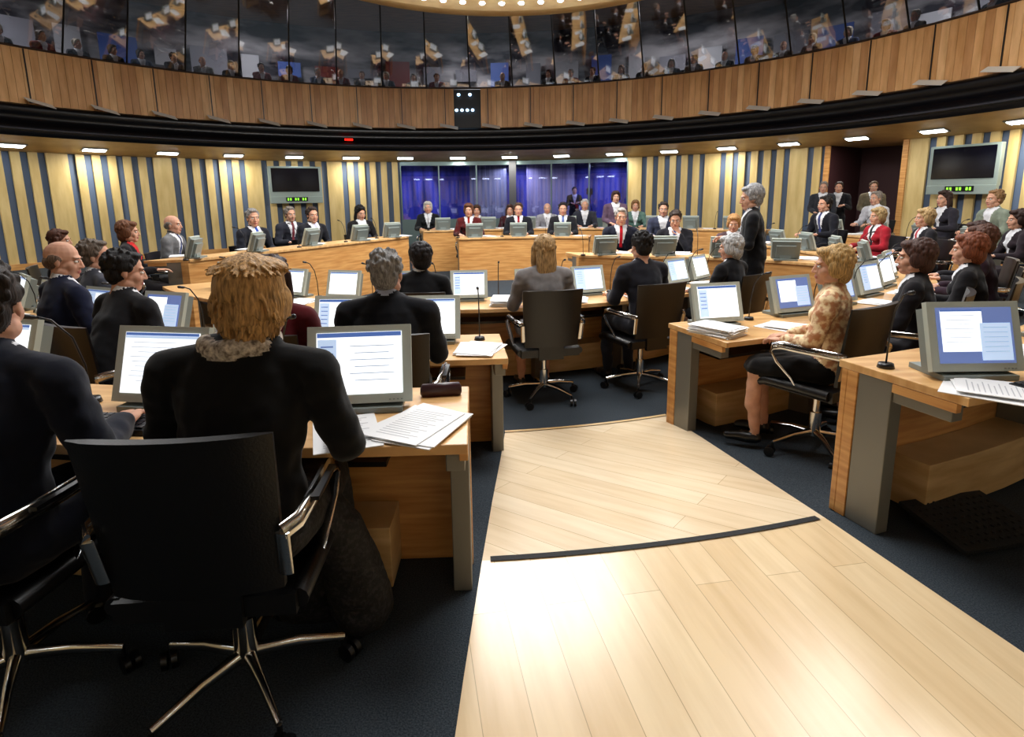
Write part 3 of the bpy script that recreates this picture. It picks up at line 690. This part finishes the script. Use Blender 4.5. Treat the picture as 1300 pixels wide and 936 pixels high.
# middle row right
person('seated_woman_floral_jacket',1.88,3.36,54,'flap','bob',(212,172,112),(0,0,0),jm=floral,shirt=(226,200,160),tie=(220,190,150),trou=(14,14,16),yaw=22,s=.93,chphi=32)
person('seated_woman_auburn_hair',2.62,3.70,52,'fdesk','bob',(84,56,48),(28,26,32),yaw=10,s=.93)
person('seated_woman_copper_hair',3.3,4.15,50,'fdesk','bob',(138,78,52),(24,22,26),yaw=5,s=.93)
person('seated_woman_brown_hair',3.85,4.75,52,'fdesk','bob',(96,62,48),(52,34,46),s=.95)
person('seated_woman_dark_hair',4.4,5.5,60,'fdesk','long',(70,44,36),(30,28,34),s=.95)
# standing at the doorway and camera operator
person('standing_visitor',6.75,13.0,150,'standrelax','short',(150,140,130),(52,54,60),ch=False)
person('standing_visitor',7.3,13.4,150,'stand','short',(60,48,40),(30,30,34),ch=False)
person('standing_visitor',7.95,13.2,155,'standrelax','short',(90,70,50),(110,100,80),ch=False)
person('camera_operator',2.15,20.3,180,'stand','short',(40,34,30),(40,40,44),ch=False,z=.2)
mb=MB(); mb.box((0,0,1.62),(.16,.38,.2),0); mb.tube([(0,-.19,1.62),(0,-.34,1.62)],[.05,.07],0,14)
for k in range(3): a=k*2.1+.4; mb.tube([(0,0,1.5),(math.cos(a)*.3,math.sin(a)*.3,0)],.014,0,8)
mb.tube([(0,0,1.45),(0,0,1.55)],.05,0,12); mb.obj('video_camera_tripod',[black],loc=(2.6,19.85,.15))
# gallery audience
aud=empty('gallery_audience'); random.seed(21)
al=-62
while al<78:
    if not -3.5<al<1.5 and random.random()<.9:
        x,y=rp(11.25+random.uniform(-.1,.1),al)
        person('spectator',x,y,180-al+random.uniform(-12,12),random.choice(['lap','desk','chin']),random.choice(['short','bob','long','bald','short']),random.choice([(60,44,34),(150,140,130),(120,80,50),(200,190,170)]),
               random.choice([(40,42,54),(120,36,40),(150,148,144),(50,60,90),(24,24,28),(100,90,80)]),ch=False,z=4.12,parent=aud,yaw=random.uniform(-20,20))
    al+=random.uniform(3.2,4.4)
# ------------------------------------------------------------ things on desks
nm=0
def mon(x,y,z,phi,doc=None,s=.86):
    global nm; nm+=1
    ob=place('desk_monitor',MON[(nm*3+nm//3)%4 if doc is None else doc],(x,y,z+.001),phi,bevel=.004); ob.scale=(s,s,s)
def micr(x,y,z,phi): place('desk_microphone',me_mic,(x,y,z+.001),phi)
def pap(k,x,y,z,rz): place('paper_stack',pst[k],(x,y,z+.001),rz)
zc=.89; zb=.75; za=.72
mon(-.55,2.03,zc,6,3,.88); mon(-1.3,2.06,zc,-9,0,.88); mon(-2.1,2.3,zc,-14,0)
mon(1.90,2.32,zc,0,2,.9); mon(2.9,2.95,zc,28,1)
micr(-1.62,2.17,zc,-50); micr(-.86,2.13,zc,40); micr(1.64,2.5,zc,-10)
place('keyboard',me_kb,(-1.42,1.92,zc+.001),-4); place('keyboard',me_kb,(2.16,2.2,zc+.001),18)
pap(3,-.32,1.94,zc,-22); pap(0,-.54,1.83,zc,14)
pap(3,1.80,2.16,zc,60); pap(1,2.5,2.55,zc,20); pap(2,2.28,2.62,zc,10)
mb=MB(); mb.tube([(-.08,0,.022),(-.07,0,.022),(.07,0,.022),(.08,0,.022)],[(.012,.01),(.03,.02),(.03,.02),(.012,.01)],0,14); mb.obj('spectacles_case',[plain('case_burgundy',(52,20,26),.35)],smooth=True,loc=(-.28,2.2,zc+.0),rz=8)
for th in(1.0,-5,-12.5,-19,-26,-34,-42,): x,y=pol(5.42,th); mon(x,y,zb,th); xm,ym=pol(5.34,th+3.2); micr(xm,ym,zb,th)
for th in(22.0,30,37,44,51,58): x,y=pol(5.42,th); mon(x,y,zb,th-10,3 if th==22 else None); xm,ym=pol(5.34,th+3.7); micr(xm,ym,zb,th)
for th,k,r in((4.0,1,5.6),(-2.0,3,5.62),(-9,1,5.58),(-16,3,5.6),(20.4,2,5.58),(25.5,3,5.62),(33.5,3,5.6),(-23,1,5.6),(40.5,1,5.6),(-30,3,5.6),(47.5,3,5.6),(-38,1,5.6)): x,y=pol(r,th); pap(k,x,y,zb,th+random.uniform(-30,30))
for th in(3.3,-5.5,12.5,21,-15,-24,-33,-42,31.5,39,46): x,y=pol(3.74,th); mon(x,y,za,th,s=.8); xm,ym=pol(3.66,th+4.2); micr(xm,ym,za,th)
for th,k in((7.8,2),(17,1),(-1,3),(26.5,2),(35,1),(-10,3),(-20,1),(-29,3),(42.5,1)): x,y=pol(3.93,th); pap(k,x,y,za,th+random.uniform(-20,20))
def along(H,cen,ts,off=.2):
    for x,y in ts:
        o=(V((x,y))-V(cen)).normalized(); ph=math.degrees(math.atan2(o.x,-o.y)); mon(x+o.x*off,y+o.y*off,H,ph,s=.8); q=V((-o.y,o.x))*.33; micr(x+o.x*.1+q.x,y+o.y*.1+q.y,H,ph)
        pap(random.choice([0,1,3]),x+o.x*.3-q.x,y+o.y*.3-q.y,H,ph+random.uniform(-30,30))
along(.93,(0.5,8.2),[(-2.12,10.9),(-2.5,10.15),(-3.0,9.2),(-3.45,8.3),(-3.9,7.5)],.17)
along(.86,(0.2,6),[(-.7,11.62),(.15,11.74),(1.0,11.65)])
along(.82,(2.2,4.0),[(1.35,8.25),(2.1,8.02),(2.8,7.75),(3.4,7.3)],.17)
along(.92,(.3,6),[(-1.5,13.3),(-.5,13.5),(.4,13.52),(1.3,13.48),(2.2,13.3),(3.1,13.05),(3.8,12.7),(4.5,12.25)])
along(.78,(0,9),[(4.15,10.7),(4.35,9.9),(4.44,9.1),(4.45,8.3),(4.37,7.5)],.17); along(.88,(0,9),[(6.0,11.2),(6.32,10.35),(6.4,9.4),(6.4,8.4)],.17)
mb=MB(); mb.box((0,0,.05),(.46,.34,.02),0,Matrix.Rotation(.14,4,'X')); mb.box((0,.1,.02),(.4,.06,.04),0); mb.box((0,-.1,.012),(.4,.05,.024),0)
for i in range(11):
    for j in range(8): mb.ell((-.19+i*.038,-.13+j*.037,.062),(.009,.009,.004),0,8,5,M=Matrix.Rotation(.14,4,'X'))
mb.obj('footrest',[rubber],bevel=.004,loc=(2.05,2.42,.15),rz=12)
chair(2.36,1.80,40); chair(-3.45,3.2,-40); chair(-3.9,4.9,-50); chair(-2.15,1.8,-15)
# ------------------------------------------------------------ lights
def area(name,loc,size,e,col=(1,1,1),target=None,shape='DISK'):
    l=bpy.data.lights.new(name,'AREA'); l.energy=e; l.size=size; l.color=col; l.shape=shape
    o=bpy.data.objects.new(name,l); bpy.context.collection.objects.link(o); o.location=loc
    if target: o.rotation_euler=(V(target)-V(loc)).to_track_quat('-Z','Y').to_euler()
    return o
area('lantern_light',(0,9.2,5.28),4.0,680,(1,1,.99))
area('fill_light_near',(.6,3.6,6.6),2.4,270,(1,1,.99))  # unseen fill lamp, added to light the backs of the near figures
area('fill_light_left',(-6,7.5,6.6),2.4,240,(1,1,.99)); area('fill_light_right',(5,7.5,6.6),2.4,250,(1,1,.99))  # unseen fill lamps, added to brighten both sides of the room
for i in range(0,41,2):
    al=6.4+i*360/41
    if 110<al<250: continue
    x,y=rp(10.45,al); area('soffit_downlight',(x,y,2.76),.3,28,(1,.96,.86))
for al in(-60,-30,0,30,60): x,y=rp(12.3,al); area('gallery_fill_light',(x,y,7.2),1.2,200,(.98,.97,.95))  # added fill lamps that make the audience show through the glass
x,y=rp(12.2,6); area('rear_room_light',(x,y,2.6),1.2,60,(.8,.78,1)); x,y=rp(12.2,20); area('rear_room_light',(x,y,2.6),1.2,60,(.66,.66,1)); x,y=rp(12.2,-8); area('rear_room_light',(x,y,2.6),1.2,55,(.66,.68,1))
w=bpy.data.worlds.new('world'); bpy.context.scene.world=w; w.use_nodes=True; w.node_tree.nodes['Background'].inputs[0].default_value=(.5,.55,.6,1); w.node_tree.nodes['Background'].inputs[1].default_value=.3
# ------------------------------------------------------------ camera
cam=bpy.data.cameras.new('camera'); co=bpy.data.objects.new('camera',cam); bpy.context.collection.objects.link(co)
cam.sensor_width=36; cam.sensor_fit='HORIZONTAL'; cam.lens=36*750/1300; cam.shift_y=-73/1300; cam.clip_start=.03
co.matrix_world=Matrix.Translation((0,0,1.65))@Matrix.Rotation(math.radians(79),4,'X')@Matrix.Rotation(math.radians(-.7),4,'Z')
bpy.context.scene.camera=co
bpy.context.scene.view_settings.view_transform='Standard'
